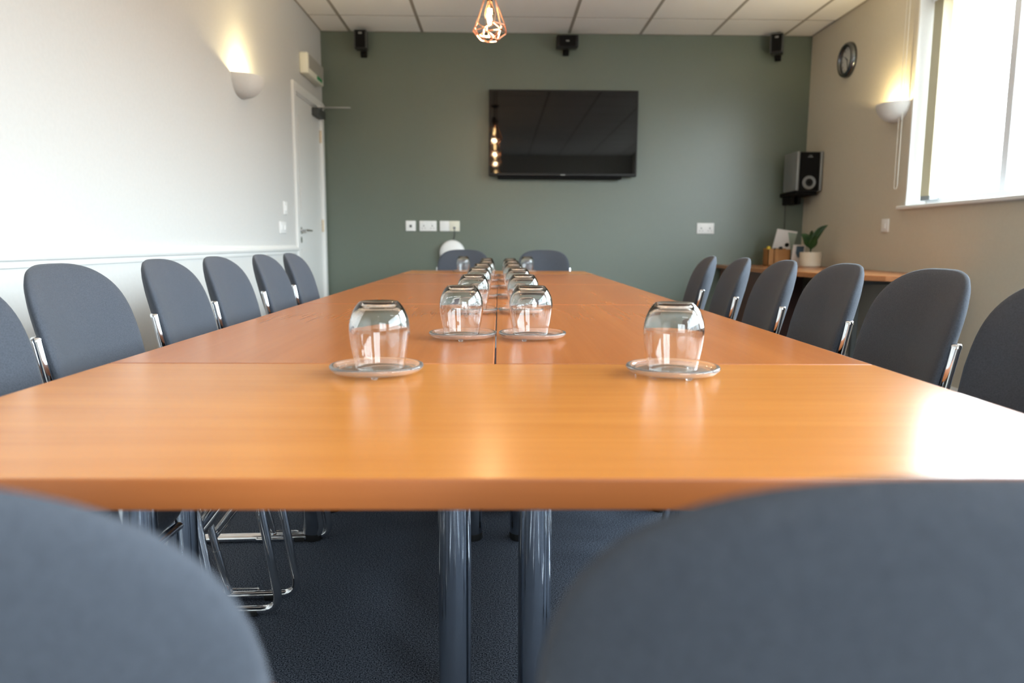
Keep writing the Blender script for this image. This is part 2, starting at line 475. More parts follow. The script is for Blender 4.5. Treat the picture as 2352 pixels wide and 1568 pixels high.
# windows in the right wall
for k, (y0, y1) in enumerate(WIN):
    w = bpy.data.objects.new('window_%d' % (k + 1), None); COL.objects.link(w); w.location = (XR + 0.17, (y0 + y1) / 2, WZ0); w['kind'] = 'structure'
    fx0, fx1 = XR + 0.13, XR + 0.19
    cuts = [y1, 4.10, 3.37, 2.64, y0] if k == 0 else [y1, 0.73, -0.15, -1.03, y0]
    npan = len(cuts) - 1
    b = new()
    bx(b, fx0, fx1, y0, y1, WZ0, WZ0 + 0.05, 0.005); bx(b, fx0, fx1, y0, y1, WZ1 - 0.05, WZ1, 0.005)
    for i in range(npan + 1):
        yy = cuts[i]
        hw = 0.028
        a0, a1 = max(y0, yy - hw), min(y1, yy + hw)
        bx(b, fx0 + 0.001, fx1 - 0.001, a0, a1, WZ0 + 0.001, WZ1 - 0.001, 0.004)
    obj('window_frame', rel(b, w), M_UPVC, w)
    for i in range(npan):
        a1 = cuts[i] - 0.028; a0 = cuts[i + 1] + 0.028
        b = new(); bx(b, XR + 0.158, XR + 0.164, a0, a1, WZ0 + 0.05, WZ1 - 0.05)
        obj('window_pane', rel(b, w), M_PANE, w)
    b = new()
    bx(b, XR - 0.001, XR + 0.13, y1 - 0.001, y1 + 0.012, WZ0, WZ1); bx(b, XR - 0.001, XR + 0.13, y0 - 0.012, y0 + 0.001, WZ0, WZ1)
    bx(b, XR - 0.001, XR + 0.13, y0, y1, WZ1 - 0.002, WZ1 + 0.012)
    obj('window_reveal', rel(b, w), M_GLOSS_WHITE, w)
    b = new(); bx(b, XR - 0.035, XR + 0.135, y0 - 0.06, y1 + 0.06, WZ0 - 0.022, WZ0 + 0.001, 0.006)
    obj('window_sill', rel(b, w), M_GLOSS_WHITE, w)

w = bpy.data.objects.new('window_3', None); COL.objects.link(w); w.location = ((FW[0] + FW[1]) / 2, YF - 0.17, FW[2]); w['kind'] = 'structure'  # added out of view to brighten ceiling, back wall and near chairs
b = new(); xm = (FW[0] + FW[1]) / 2
for (a0, a1, z0, z1) in ((FW[0], FW[1], FW[2], FW[2] + 0.05), (FW[0], FW[1], FW[3] - 0.05, FW[3]), (FW[0], FW[0] + 0.05, FW[2], FW[3]), (FW[1] - 0.05, FW[1], FW[2], FW[3]), (xm - 0.03, xm + 0.03, FW[2], FW[3])):
    bx(b, a0, a1, YF - 0.19, YF - 0.13, z0, z1, 0.004)
obj('window_frame', rel(b, w), M_UPVC, w)
for (a0, a1) in ((FW[0] + 0.05, xm - 0.03), (xm + 0.03, FW[1] - 0.05)):
    b = new(); bx(b, a0, a1, YF - 0.163, YF - 0.157, FW[2] + 0.05, FW[3] - 0.05); obj('window_pane', rel(b, w), M_PANE, w)
b = new(); bx(b, FW[0] - 0.06, FW[1] + 0.06, YF - 0.13, YF + 0.035, FW[2] - 0.022, FW[2] + 0.001, 0.006); obj('window_sill', rel(b, w), M_GLOSS_WHITE, w)

# ================================================================ tables
TZ = 0.72
def table_leg(x, y, parent):
    b = new()
    lathe(b, [(0, TZ - 0.027), (0.048, TZ - 0.027), (0.048, TZ - 0.032), (0.030, TZ - 0.036), (0.030, 0.014), (0, 0.014)], 32, (x, y, 0))
    l = obj('leg', b, M_LEG_CHROME, parent, True, 35)
    b = new(); lathe(b, [(0, 0.0), (0.028, 0.0), (0.0305, 0.004), (0.0305, 0.022), (0.0295, 0.022)], 32, (x, y, 0))
    obj('foot', b, M_RUBBER, l, True, 35)
def make_table(label, sx, sy, m, cx, cy, legs):
    t = thing('meeting_table', label, 'table', (cx, cy, 0), 0, 'tables pushed together into one long meeting table')
    gp = 0.0012
    e_ = 0.0022
    b = new(); bx(b, -sx / 2 + gp + e_, sx / 2 - gp - e_, -sy / 2 + gp + e_, sy / 2 - gp - e_, TZ - 0.0265, TZ)
    obj('tabletop', b, m, t)
    # edge band: a closed frame with rounded outer arrises around the board
    b = new(); hx, hy = sx / 2 - gp, sy / 2 - gp
    prof_ = [(e_, TZ), (0.0012, TZ - 0.0002), (0.0003, TZ - 0.0012), (0, TZ - 0.003), (0, TZ - 0.024), (0.0006, TZ - 0.0262), (0.002, TZ - 0.027), (e_, TZ - 0.027)]
    rings_ = [[b.verts.new((qx * (hx - d_), qy * (hy - d_), z_)) for qx, qy in ((-1, -1), (1, -1), (1, 1), (-1, 1))] for d_, z_ in prof_]
    for i_ in range(len(rings_)):
        A_, B_ = rings_[i_], rings_[(i_ + 1) % len(rings_)]
        for k_ in range(4): b.faces.new((A_[k_], A_[(k_ + 1) % 4], B_[(k_ + 1) % 4], B_[k_]))
    obj('edge_band', b, M_EDGE, t, True, 45)
    for (x, y) in legs: table_leg(x, y, t)
    b = new()
    (xa, ya), (xb, yb) = (min(p[0] for p in legs), min(p[1] for p in legs)), (max(p[0] for p in legs), max(p[1] for p in legs))
    for x in (xa, xb): bx(b, x - 0.012, x + 0.012, ya, yb, TZ - 0.055, TZ - 0.0275)
    for y in (ya, yb): bx(b, xa, xb, y - 0.012, y + 0.012, TZ - 0.055, TZ - 0.0275)
    obj('underframe', b, M_BLACK_M, t)
    return t
CX = -0.005
L = 1.165
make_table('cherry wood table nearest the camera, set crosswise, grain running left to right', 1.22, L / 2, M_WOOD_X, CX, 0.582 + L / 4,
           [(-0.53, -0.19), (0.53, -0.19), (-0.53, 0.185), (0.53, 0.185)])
side_labels = [('cherry wood table on the left, second from camera, under the nearest chairs', 'cherry wood table on the right, second from camera, with right front glass coaster overlapping'),
               ('cherry wood table left of the centre joint, third from camera', 'cherry wood table right of the centre joint, third from camera'),
               ('cherry wood table left of the centre joint, fourth from camera', 'cherry wood table right of the centre joint, fourth from camera')]
proto_t = None
for r in range(3):
    yc0 = 1.1645 + L * r + L / 2
    for s in (0, 1):
        cx = CX + (-0.305 if s == 0 else 0.305)
        if proto_t is None:
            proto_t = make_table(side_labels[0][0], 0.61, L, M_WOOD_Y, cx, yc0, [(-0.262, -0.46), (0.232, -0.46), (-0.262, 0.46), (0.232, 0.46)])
        else:
            dup(proto_t, (cx, yc0, 0), 0 if s == 0 else PI, side_labels[r][s])
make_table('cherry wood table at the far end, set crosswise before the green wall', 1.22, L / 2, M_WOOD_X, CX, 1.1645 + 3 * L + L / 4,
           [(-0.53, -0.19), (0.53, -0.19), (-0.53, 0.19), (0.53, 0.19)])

# ================================================================ chairs
def pad_mesh(outline, center, thick, fold, exp=5.0, rings=9, seg=72):
    """closed upholstered pad: outline(theta)->(u,v); fold(u,v,w)->world point; thick=half thickness"""
    b = new()
    rr = [0.0] + [1 - (1 - i / rings) ** 1.9 for i in range(1, rings + 1)]
    def prof(r): return thick * (max(0.0, 1 - r ** exp)) ** 0.5
    def ring(r, side):
        out = []
        for k in range(seg):
            u, v = outline(2 * PI * k / seg)
            out.append(b.verts.new(fold(center[0] + (u - center[0]) * r, center[1] + (v - center[1]) * r, side * prof(r))))
        return out
    rim = ring(1.0, 0)
    for side in (1, -1):
        c = b.verts.new(fold(center[0], center[1], side * prof(0)))
        prev = None
        for r in rr[1:-1]:
            cur = ring(r, side)
            for k in range(seg):
                if prev is None: b.faces.new((c, cur[k], cur[(k + 1) % seg]))
                else: b.faces.new((prev[k], cur[k], cur[(k + 1) % seg], prev[(k + 1) % seg]))
            prev = cur
        for k in range(seg):
            b.faces.new((prev[k], rim[k], rim[(k + 1) % seg], prev[(k + 1) % seg]))
    return b
HWB = 0.190
def back_outline(t):
    c, s = math.cos(t), math.sin(t)
    if s >= 0:
        p = 2.0 / 3.15
        return (HWB * math.copysign(abs(c) ** p, c), 0.70 + 0.165 * abs(s) ** p)
    p = 2.0 / 3.4
    v = 0.70 - 0.24 * abs(s) ** p
    w = HWB * (1 - 0.10 * (0.70 - v) / 0.24)
    return (w * math.copysign(abs(c) ** p, c), v)
def back_fold(u, v, w):
    return (u, -0.036 - (v - 0.70) * 0.27 + 0.048 * (u / 0.2) ** 2 + w, v)
def seat_outline(t):
    c, s = math.cos(t), math.sin(t); p = 2.0 / 4.5
    return (0.188 * math.copysign(abs(c) ** p, c), 0.135 + 0.160 * math.copysign(abs(s) ** p, s))
def seat_fold(u, v, w):
    return (u, v, 0.455 + w - max(0, v - 0.22) ** 2 * 1.6 + 0.06 * (u / 0.2) ** 2 * 0.15)
def make_chair(label, group):
    t = thing('meeting_chair', label, 'chair', (0, 0, 0), 0, group)
    obj('backrest', pad_mesh(back_outline, (0, 0.66), 0.0215, back_fold, 4.0), M_FABRIC, t, True)
    obj('seat', pad_mesh(seat_outline, (0, 0.135), 0.028, seat_fold), M_FABRIC, t, True)
    for s in (-1, 1):
        x = 0.1890 * s
        b = new()
        pts = [(x, -0.014, 0.735), (x, 0.045, 0.43), (x, 0.105, 0.135)]
        tube(b, fillet(pts, 0.05, 5), 0.0092, 14)
        tube(b, [(x, 0.105, 0.135), (x, 0.13, 0.022)], 0.0100, 14)
        o = obj('back_upright', b, M_CHROME, t, True, 40)
        b = new(); lathe(b, [(0, 0.738), (0.0075, 0.738), (0.0097, 0.7355), (0.0097, 0.729), (0, 0.729)], 14, (x, -0.0137, 0))
        obj('end_cap', b, M_CHROME, o, True, 50)
        b = new()
        pts = [(x, 0.245, 0.418), (x, 0.305, 0.013), (x, -0.115, 0.013), (x, -0.14, 0.05)]
        tube(b, fillet(pts, 0.045, 7), 0.0105, 14)
        o = obj('leg_loop', b, M_CHROME, t, True, 40)
        for yy in (-0.08, 0.235):
            b = new(); bx(b, x - 0.0125, x + 0.0125, yy - 0.016, yy + 0.016, 0, 0.016, 0.004); obj('rubber_glide', b, M_RUBBER, o)
        xi = x - 0.016 * s
        b = new(); tube(b, fillet([(x - 0.004 * s, 0.20, 0.016), (xi - 0.010 * s, 0.20, 0.018), (xi - 0.010 * s, 0.11, 0.018), (x - 0.004 * s, 0.11, 0.016)], 0.006, 3), 0.0025, 8)
        obj('linking_clip', b, M_CHROME, o, True)
        b = new(); xb = x - 0.024 * s
        tube(b, [(xb, 0.285, 0.415), (xb, 0.085, 0.160)], 0.0085, 12)
        obj('brace', b, M_CHROME, t, True, 40)
        b = new(); tube(b, fillet([(xb, 0.02, 0.418), (xb, 0.285, 0.422)], 0.02), 0.0095, 12)
        obj('seat_rail', b, M_CHROME, t, True, 40)
    for (hw_, yy, zz, rr) in ((0.1890, -0.135, 0.045, 0.009), (0.178, 0.100, 0.170, 0.008), (0.178, 0.275, 0.414, 0.008), (0.190, 0.048, 0.414, 0.008)):
        b = new(); tube(b, [(-hw_, yy, zz), (hw_, yy, zz)], rr, 12); obj('cross_bar', b, M_CHROME, t, True, 40)
    return t
GL, GR = 'grey chairs along the left side of the table', 'grey chairs along the right side of the table'
left = [(-0.842, 1.135, -2, 'grey fabric chair cut off by the left edge of the picture, nearest on left side'),
        (-0.83, 1.530, 3, 'grey fabric chair on left side of table, largest whole backrest, casting shadow on wall'),
        (-0.83, 1.985, 4, 'grey fabric chair on left side of table, third from the camera'),
        (-0.83, 2.378, 3, 'grey fabric chair on left side of table, fourth from the camera'),
        (-0.83, 2.835, 3, 'grey fabric chair on left side of table, second from the door'),
        (-0.835, 3.245, 3, 'grey fabric chair on left side of table, closest to the door')]
right = [(0.838, 1.090, 1, 'grey fabric chair cut off by the right edge of the picture, beside table'),
         (0.815, 1.475, -5, 'grey fabric chair on right side of table, largest whole backrest'),
         (0.815, 1.872, -6, 'grey fabric chair on right side of table, just left of the largest one'),
         (0.812, 2.262, -7, 'grey fabric chair on right side of table, in front of the potted plant'),
         (0.808, 2.652, -8, 'grey fabric chair on right side of table, second from the green wall'),
         (0.80, 3.035, -8, 'grey fabric chair on right side of table, farthest and smallest')]
ch0 = None
for rows, base, grp in ((left, -PI / 2, GL), (right, PI / 2, GR)):
    for (x, y, dg, lab) in rows:
        if ch0 is None:
            ch0 = make_chair(lab, grp); ch0.location = (x, y, 0); ch0.rotation_euler = (0, 0, base + math.radians(dg))
        else:
            dup(ch0, (x, y, 0), base + math.radians(dg), lab, grp)
nl = dup(ch0, (-0.292, 0.315, 0), math.radians(1), 'blurred grey chair close to the camera at bottom left, back turned', 'chairs at the near end of the table')
nr = dup(ch0, (0.207, 0.305, 0), math.radians(-1), 'blurred grey chair close to the camera at bottom right, back turned', 'chairs at the near end of the table')
nl.scale = (1, 1, 0.965); nr.scale = (1, 1, 0.968)
dup(ch0, (-0.255, 5.42, 0), PI + 0.03, 'grey chair at far end of table, left one, in front of white round device', 'chairs at the far end of the table')
dup(ch0, (0.330, 5.42, 0), PI - 0.03, 'grey chair at far end of table, right one, under the television', 'chairs at the far end of the table')

# ================================================================ glasses on coasters
def make_tumbler(label, group):
    # upside-down tumbler, z = 0 at its rim; one mesh, wall with real thickness
    outer = [(0.0355, 0.0), (0.0372, 0.010), (0.0405, 0.026), (0.0432, 0.044), (0.0438, 0.055), (0.0428, 0.067), (0.0398, 0.078), (0.0350, 0.088), (0.0300, 0.0945), (0.0278, 0.0965), (0.0262, 0.0975), (0.018, 0.0970), (0.0, 0.0965)]
    inner = [(0.0, 0.0925), (0.016, 0.0923), (0.0245, 0.0910), (0.0325, 0.0840), (0.0378, 0.0750), (0.0412, 0.064), (0.0422, 0.055), (0.0416, 0.044), (0.0389, 0.026), (0.0356, 0.010), (0.0342, 0.0)]
    def refine(p):
        out = []
        n = len(p)
        for i in range(n - 1):
            p0, p1, p2, p3 = p[max(i - 1, 0)], p[i], p[i + 1], p[min(i + 2, n - 1)]
            for k in range(3):
                t = k / 3
                out.append(tuple(max(0.0, 0.5 * ((2 * p1[j]) + (-p0[j] + p2[j]) * t + (2 * p0[j] - 5 * p1[j] + 4 * p2[j] - p3[j]) * t * t + (-p0[j] + 3 * p1[j] - 3 * p2[j] + p3[j]) * t ** 3)) for j in (0, 1)))
        out.append(p[-1]); return out
    prof = refine(outer) + refine(inner)
    prof.append(((prof[0][0] + prof[-1][0]) / 2, -0.0006)); prof.append(prof[0])
    b = new(); lathe(b, prof, 56)
    o = obj('glass_tumbler', b, M_GLASS, None, True)
    tag(o, label, 'glass', group); return o
def make_coaster(label, group):
    c = thing('glass_coaster', label, 'coaster', (0, 0, 0), 0, group)
    prof = [(0, 0.0040), (0.058, 0.0040), (0.063, 0.0050), (0.0670, 0.0085), (0.0685, 0.0115), (0.0675, 0.0138), (0.0650, 0.0145), (0.0620, 0.0138), (0.0600, 0.0115), (0.0580, 0.0090), (0.054, 0.0082), (0, 0.0082)]
    b = new(); lathe(b, prof, 64); obj('dish', b, M_COASTER, c, True, 60)
    for k in range(3):
        a = 2 * PI * k / 3 - PI / 2 + 0.1
        b = new(); lathe(b, [(0, 0.0), (0.0035, 0.0), (0.0050, 0.0015), (0.0050, 0.0038), (0, 0.0038)], 14, (0.050 * math.cos(a), 0.050 * math.sin(a), 0))
        obj('foot', b, M_COASTER, c, True, 50)
    return c
where = []
for i, y in enumerate((1.484, 2.03, 2.60, 3.16, 3.72, 4.28)):
    nth = ['nearest', 'second nearest', 'third nearest', 'fourth nearest', 'second farthest', 'farthest'][i]
    where.append((-0.071 + 0.002 * i, y, 'in the row left of the centre joint, %s to camera' % nth if i < 4 else 'in the row left of the centre joint, %s from camera' % nth))
    where.append((0.069 - 0.001 * i, y + 0.002, 'in the row right of the centre joint, %s to camera' % nth if i < 4 else 'in the row right of the centre joint, %s from camera' % nth))
where = [(-0.178, 1.075, 'at the front left, alone, largest in the left half'), (0.257, 1.072, 'at the front right, alone, nearest the right chairs')] + where + \
        [(-0.232, 4.88, 'on the far end table, left one, before the grey chair'), (0.185, 4.90, 'on the far end table, right one')]
gl0 = co0 = None
for i, (x, y, w) in enumerate(where):
    gl_l = 'upturned clear tumbler ' + w; co_l = 'clear glass coaster ' + w
    if gl0 is None:
        gl0 = make_tumbler(gl_l, 'upturned tumblers on coasters'); co0 = make_coaster(co_l, 'glass coasters on the table')
        co0.location = (x, y, TZ)
        gl0.location = (x + 0.005, y, TZ + 0.0090)
    else:
        g2 = gl0.copy(); COL.objects.link(g2); g2['label'] = gl_l
        g2.location = (x + random.uniform(-0.004, 0.006), y + random.uniform(-0.004, 0.004), TZ + 0.0090)
        dup(co0, (x, y, TZ), random.uniform(-0.5, 0.5), co_l)

# ================================================================ pendants
def make_pendant(label, loc):
    t = thing('pendant_light', label, 'lamp', loc, 0, 'caged pendant lamps in a line over the table')   # origin = bulb centre
    zc = ZC - loc[2]
    b = new(); lathe(b, [(0, zc), (0.05, zc), (0.05, zc - 0.012), (0.018, zc - 0.03), (0, zc - 0.03)], 24); obj('ceiling_rose', b, M_BLACK, t, True, 40)
    b = new(); tube(b, [(0, 0, 0.15), (0, 0, zc - 0.02)], 0.003, 8); obj('cord', b, M_BLACK, t)
    b = new(); lathe(b, [(0, 0.155), (0.012, 0.155), (0.021, 0.140), (0.021, 0.110), (0.016, 0.105), (0.016, 0.075), (0, 0.075)], 20); obj('lamp_holder', b, M_BLACK, t, True, 35)
    # faceted wire cage
    def ring(r, z, n, a0): return [Vector((r * math.cos(a0 + 2 * PI * k / n), r * math.sin(a0 + 2 * PI * k / n), z)) for k in range(n)]
    n = 6
    r0 = ring(0.021, 0.125, n, 0.2); r1 = ring(0.088, -0.052, n, 0.2 + PI / 6); r2 = ring(0.094, -0.085, n, 0.2); r3 = ring(0.050, -0.125, n, 0.2 + PI / 6)
    b = new(); seen = []
    def ed(p, q): tube(b, [p, q], 0.0032, 8)
    for k in range(n):
        ed(r0[k], r0[(k + 1) % n]); ed(r0[k], r1[k]); ed(r1[k], r2[k]); ed(r1[k], r2[(k + 1) % n])
        ed(r2[k], r3[k]); ed(r2[(k + 1) % n], r3[k]); ed(r3[k], r3[(k + 1) % n])
        ed(r1[k], r1[(k + 1) % n]) if k % 2 == 0 else ed(r2[k], r2[(k + 1) % n])
    obj('cage', b, M_COPPER, t, True, 50)
    b = new(); lathe(b, [(0, -0.058), (0.010, -0.055), (0.022, -0.042), (0.031, -0.018), (0.032, 0.0), (0.028, 0.025), (0.018, 0.055), (0.013, 0.075), (0.0, 0.076)], 28)
    bl = obj('bulb', b, M_BULB, t, True)
    b = new()
    for k in range(8):
        a = 2 * PI * k / 8
        tube(b, [(0.005 * math.cos(a), 0.005 * math.sin(a), -0.040), (0.0115 * math.cos(a), 0.0115 * math.sin(a), 0.0), (0.008 * math.cos(a), 0.008 * math.sin(a), 0.036)], 0.0022, 6)
    obj('filament', b, M_FILAMENT, bl)
    ld = bpy.data.lights.new('pendant_glow', 'POINT'); ld.energy = 7.5; ld.color = (1.0, 0.72, 0.42); ld.shadow_soft_size = 0.028
    lo = bpy.data.objects.new('pendant_glow', ld); COL.objects.link(lo); lo.parent = t; lo.location = (0, 0, -0.10)
    return t
PZ = 2.143
p0 = make_pendant('copper cage pendant lamp hanging at the top centre, the one in view', (-0.052, 4.25, PZ))
for y, l in ((2.96, 'copper cage pendant lamp over the middle of table, topmost but one glow in the television'), (1.80, 'copper cage pendant lamp over the near tables, third glow down in the television'), (-0.54, 'copper cage pendant lamp behind the camera, lowest glow in the television')):
    dup(p0, (-0.050, y, PZ), 0.4 * y, l)

# ================================================================ wall lights
def make_sconce(label, loc, rz):
    # local: wall is the plane y = 0, bowl sticks out to -y
    t = thing('wall_uplighter', label, 'wall light', loc, rz, 'plaster bowl uplighters on the side walls')
    b = new(); seg, rows = 28, 12
    def P(a, f, off):
        # a 0..PI around the front, f 0 (rim) .. 1 (bottom point)
        k = math.cos(f * PI / 2) ** 0.75 if f < 1 else 0.0
        rx, ry = 0.150 - off, 0.135 - off
        return Vector((rx * k * math.cos(a), -ry * k * math.sin(a), -(0.115 - off) * math.sin(f * PI / 2) ** 1.15 if f > 0 else 0.0))
    for off in (0.0, 0.006):
        g = [[b.verts.new(P(PI * i / seg, j / rows, off)) for i in range(seg + 1)] for j in range(rows + 1)]
        for j in range(rows):
            for i in range(seg):
                b.faces.new((g[j][i], g[j][i + 1], g[j + 1][i + 1], g[j + 1][i]))
        if off == 0: ro = g[0]
        else: ri = g[0]
    for i in range(seg): b.faces.new((ro[i], ro[i + 1], ri[i + 1], ri[i]))
    bmesh.ops.remove_doubles(b, verts=b.verts, dist=1e-5)
    obj('bowl', b, M_PLASTER, t, True, 50)
    b = new(); bx(b, -0.05, 0.05, -0.012, 0, -0.07, -0.02, 0.003); tube(b, [(0, -0.01, -0.045), (0, -0.05, -0.045)], 0.008, 8); obj('bracket', b, M_PLASTIC_W, t)
    b = new(); lathe(b, [(0, -0.055), (0.009, -0.052), (0.011, -0.02), (0.008, -0.008), (0, -0.005)], 16, (0, -0.055, 0)); obj('lamp', b, M_HALOGEN, t, True)
    ld = bpy.data.lights.new('uplighter_glow', 'POINT'); ld.energy = 34.0; ld.color = (1.0, 0.80, 0.42); ld.shadow_soft_size = 0.015
    lo = bpy.data.objects.new('uplighter_glow', ld); COL.objects.link(lo); lo.parent = t; lo.location = (0, -0.062, -0.030)
    return t
s0 = make_sconce('white half-bowl wall light glowing upward on the white left wall', (XL, 4.43, 1.845), PI / 2)
dup(s0, (XR, 5.00, 1.835), -PI / 2, 'white half-bowl wall light glowing upward on the beige wall beside window')

# ================================================================ back wall things
def plate(name, label, cat, x0, x1, z0, z1, y=YB, m=M_PLASTIC_W, n=2, group=None, wall='back', kind='rocker'):
    t = thing(name, label, cat, {'back': ((x0 + x1) / 2, y, z0), 'left': (XL, (x0 + x1) / 2, z0), 'right': (XR, (x0 + x1) / 2, z0)}[wall], {'back': 0, 'left': PI / 2, 'right': -PI / 2}[wall], group)
    w = x1 - x0; h = z1 - z0
    b = new(); bx(b, -w / 2, w / 2, -0.010, 0, 0, h, 0.004, 3); obj('face_plate', b, m, t, True, 40)
    for i in range(n):
        xx = -w / 2 + w * (i + 0.5) / n
        if kind == 'socket':
            b = new(); bx(b, xx - 0.012, xx + 0.012, -0.014, -0.008, h * 0.68, h * 0.88, 0.002); obj('switch_rocker', b, m, t)
            b = new()
            bx(b, xx - 0.004, xx + 0.004, -0.0105, -0.0098, h * 0.45, h * 0.57); bx(b, xx - 0.016, xx - 0.009, -0.0105, -0.0098, h * 0.25, h * 0.30); bx(b, xx + 0.009, xx + 0.016, -0.0105, -0.0098, h * 0.25, h * 0.30)
            obj('pin_holes', b, M_DKGREY, t)
        elif kind == 'rocker':
            b = new(); bx(b, xx - 0.014, xx + 0.014, -0.015, -0.008, h * 0.3, h * 0.7, 0.003); obj('switch_rocker', b, m, t)
        else:
            b = new(); bx(b, xx - 0.010, xx + 0.010, -0.0108, -0.0095, h * 0.35, h * 0.60); obj('port', b, M_DKGREY, t)
    return t
plate('socket_plate', 'small square white socket plate, leftmost of three on green wall', 'wall socket', -0.798, -0.712, 1.012, 1.100, n=1, kind='blank')
plate('socket_plate', 'white double socket plate, middle of three on green wall', 'wall socket', -0.680, -0.533, 1.012, 1.100, n=2, kind='socket')
t3 = thing('socket_plate', 'white double plate with cream half, rightmost of three on green wall', 'wall socket', (-0.42, YB, 1.012))
b = new(); bx(b, -0.086, -0.004, -0.010, 0, 0, 0.088, 0.004, 3); obj('face_plate', b, M_PLASTIC_W, t3, True, 40)
b = new(); bx(b, -0.004, 0.086, -0.012, 0, 0, 0.088, 0.004, 3); o = obj('outlet_plate', b, M_PLASTIC_C, t3, True, 40); o['label'] = 'cream half of the plate'
b = new(); bx(b, 0.030, 0.050, -0.020, -0.010, 0.020, 0.038, 0.002); obj('plug', b, M_SILVER, t3)
plate('socket_plate', 'white double socket plate alone at right on green wall', 'wall socket', 1.717, 1.867, 1.003, 1.095, n=2, kind='socket')
plate('light_switch', 'white square switch plate on beige wall below the window end', 'light switch', 5.005, 5.10, 1.00, 1.09, n=1, wall='right')
plate('light_switch', 'small white plate on white wall beside door, upper one', 'light switch', 5.20, 5.28, 1.10, 1.19, n=1, wall='left')
plate('light_switch', 'wide white plate on white wall beside door, lower one', 'light switch', 5.09, 5.24, 0.97, 1.05, n=2, wall='left')

# television
tv = thing('television', 'large black flat television mounted on the green wall', 'television', (0.54, YB, 1.475))
b = new(); bx(b, -0.624, 0.624, -0.10, -0.055, 0, 0.702, 0.006); obj('housing', b, M_BLACK, tv)
b = new(); bx(b, -0.612, 0.612, -0.1015, -0.0995, 0.022, 0.690); obj('screen', b, M_SCREEN, tv)
b = new(); bx(b, -0.30, 0.30, -0.056, -0.003, 0.15, 0.55, 0.004); obj('wall_bracket', b, M_BLACK_M, tv)
b = new(); bx(b, -0.019, 0.019, -0.1035, -0.0995, 0.005, 0.014, 0.001); obj('logo_badge', b, M_SILVER, tv)
b = new(); bx(b, -0.55, 0.50, -0.085, -0.03, -0.022, 0.004, 0.006); obj('rear_casing', b, M_BLACK_M, tv)

# small speakers under the ceiling
def sat(label, cx, cz, w, h, rz, cy=6.33, wide=False):
    t = thing('satellite_speaker', label, 'speaker', (cx, cy, cz), rz, 'small black speakers below the ceiling')
    b = new(); bx(b, -w / 2, w / 2, -0.045, 0.045, -h / 2, h / 2, 0.008, 3); obj('cabinet', b, M_BLACK, t, True, 40)
    b = new()
    bx(b, -w * 0.38, w * 0.38, -0.049, -0.044, -h * 0.42, h * 0.42, 0.003); obj('grille', b, M_BLACK_M, t)
    b = new(); bx(b, -0.014, 0.014, -0.051, -0.048, h * 0.26 if not wide else -0.006, h * 0.26 + 0.016 if not wide else 0.006, 0.001); obj('logo_badge', b, M_SILVER, t)
    if not wide:
        for s in (-1, 1):
            b = new(); bx(b, s * w * 0.47 - 0.006, s * w * 0.47 + 0.006, -0.047, 0.0, -h * 0.46, h * 0.46, 0.003); obj('trim_strip', b, M_DKGREY, t)
    b = new(); tube(b, [(0, 0.03, -h / 2 + 0.02), (0, 0.05, -h / 2 - 0.012), (0, 0.115, -h / 2 + 0.005)], 0.014, 10); bx(b, -0.025, 0.025, 0.10, 0.128, -h / 2 - 0.03, -h / 2 + 0.05, 0.004); obj('bracket', b, M_BLACK_M, t, True, 40)
    return t
sat('small upright black speaker high at left end of green wall', -1.125, 2.545, 0.098, 0.150, 0.0)
sat('small horizontal black speaker high above the television', 0.558, 2.548, 0.178, 0.098, 0.0, wide=True)
sat('small upright black speaker high at right end of green wall', 2.292, 2.548, 0.098, 0.155, -0.45)

# bookshelf speaker in the corner
sp = thing('bookshelf_speaker', 'large black and silver speaker on bracket in right corner', 'speaker', (2.525, 6.24, 1.345))
b = new(); bx(b, -0.085, 0.085, -0.135, 0.13, 0, 0.315, 0.006); obj('cabinet', b, M_BLACK, sp)
for s in (-1, 1):
    b = new(); bx(b, s * 0.0955 - 0.012, s * 0.0955 + 0.012, -0.15, 0.13, 0.004, 0.319, 0.008, 3); obj('side_panel', b, M_SILVER, sp, True, 40)
b = new(); bx(b, -0.078, 0.078, -0.146, -0.134, 0.012, 0.308, 0.004); obj('grille', b, M_BLACK_M, sp)
b = new(); lathe(b, [(0.030, 0.0), (0.033, -0.006), (0.050, -0.008), (0.056, 0.0)], 36, (0, -0.146, 0.070), 'Y'); obj('port_ring', b, M_SILVER, sp, True, 40)
b = new(); lathe(b, [(0, 0.002), (0.020, -0.001), (0.031, -0.0015), (0.031, 0.0)], 30, (0, -0.146, 0.070), 'Y'); obj('woofer_cone', b, M_BLACK, sp, True)
b = new(); bx(b, -0.020, 0.020, -0.149, -0.145, 0.270, 0.277, 0.001); bx(b, -0.012, 0.012, -0.149, -0.145, 0.282, 0.287, 0.001); obj('logo_badge', b, M_SILVER, sp)
b = new(); bx(b, -0.10, 0.08, -0.12, 0.215, -0.03, -0.0005, 0.004); bx(b, -0.075, -0.045, 0.02, 0.215, -0.095, -0.025, 0.004); bx(b, -0.02, 0.01, 0.02, 0.215, -0.095, -0.025, 0.004); obj('wall_bracket', b, M_BLACK_M, sp)
b = new(); tube(b, [(-0.05, 0.205, -0.09), (-0.045, 0.212, -0.3), (-0.05, 0.212, -0.55)], 0.003, 6); obj('cable', b, M_DKGREY, sp)

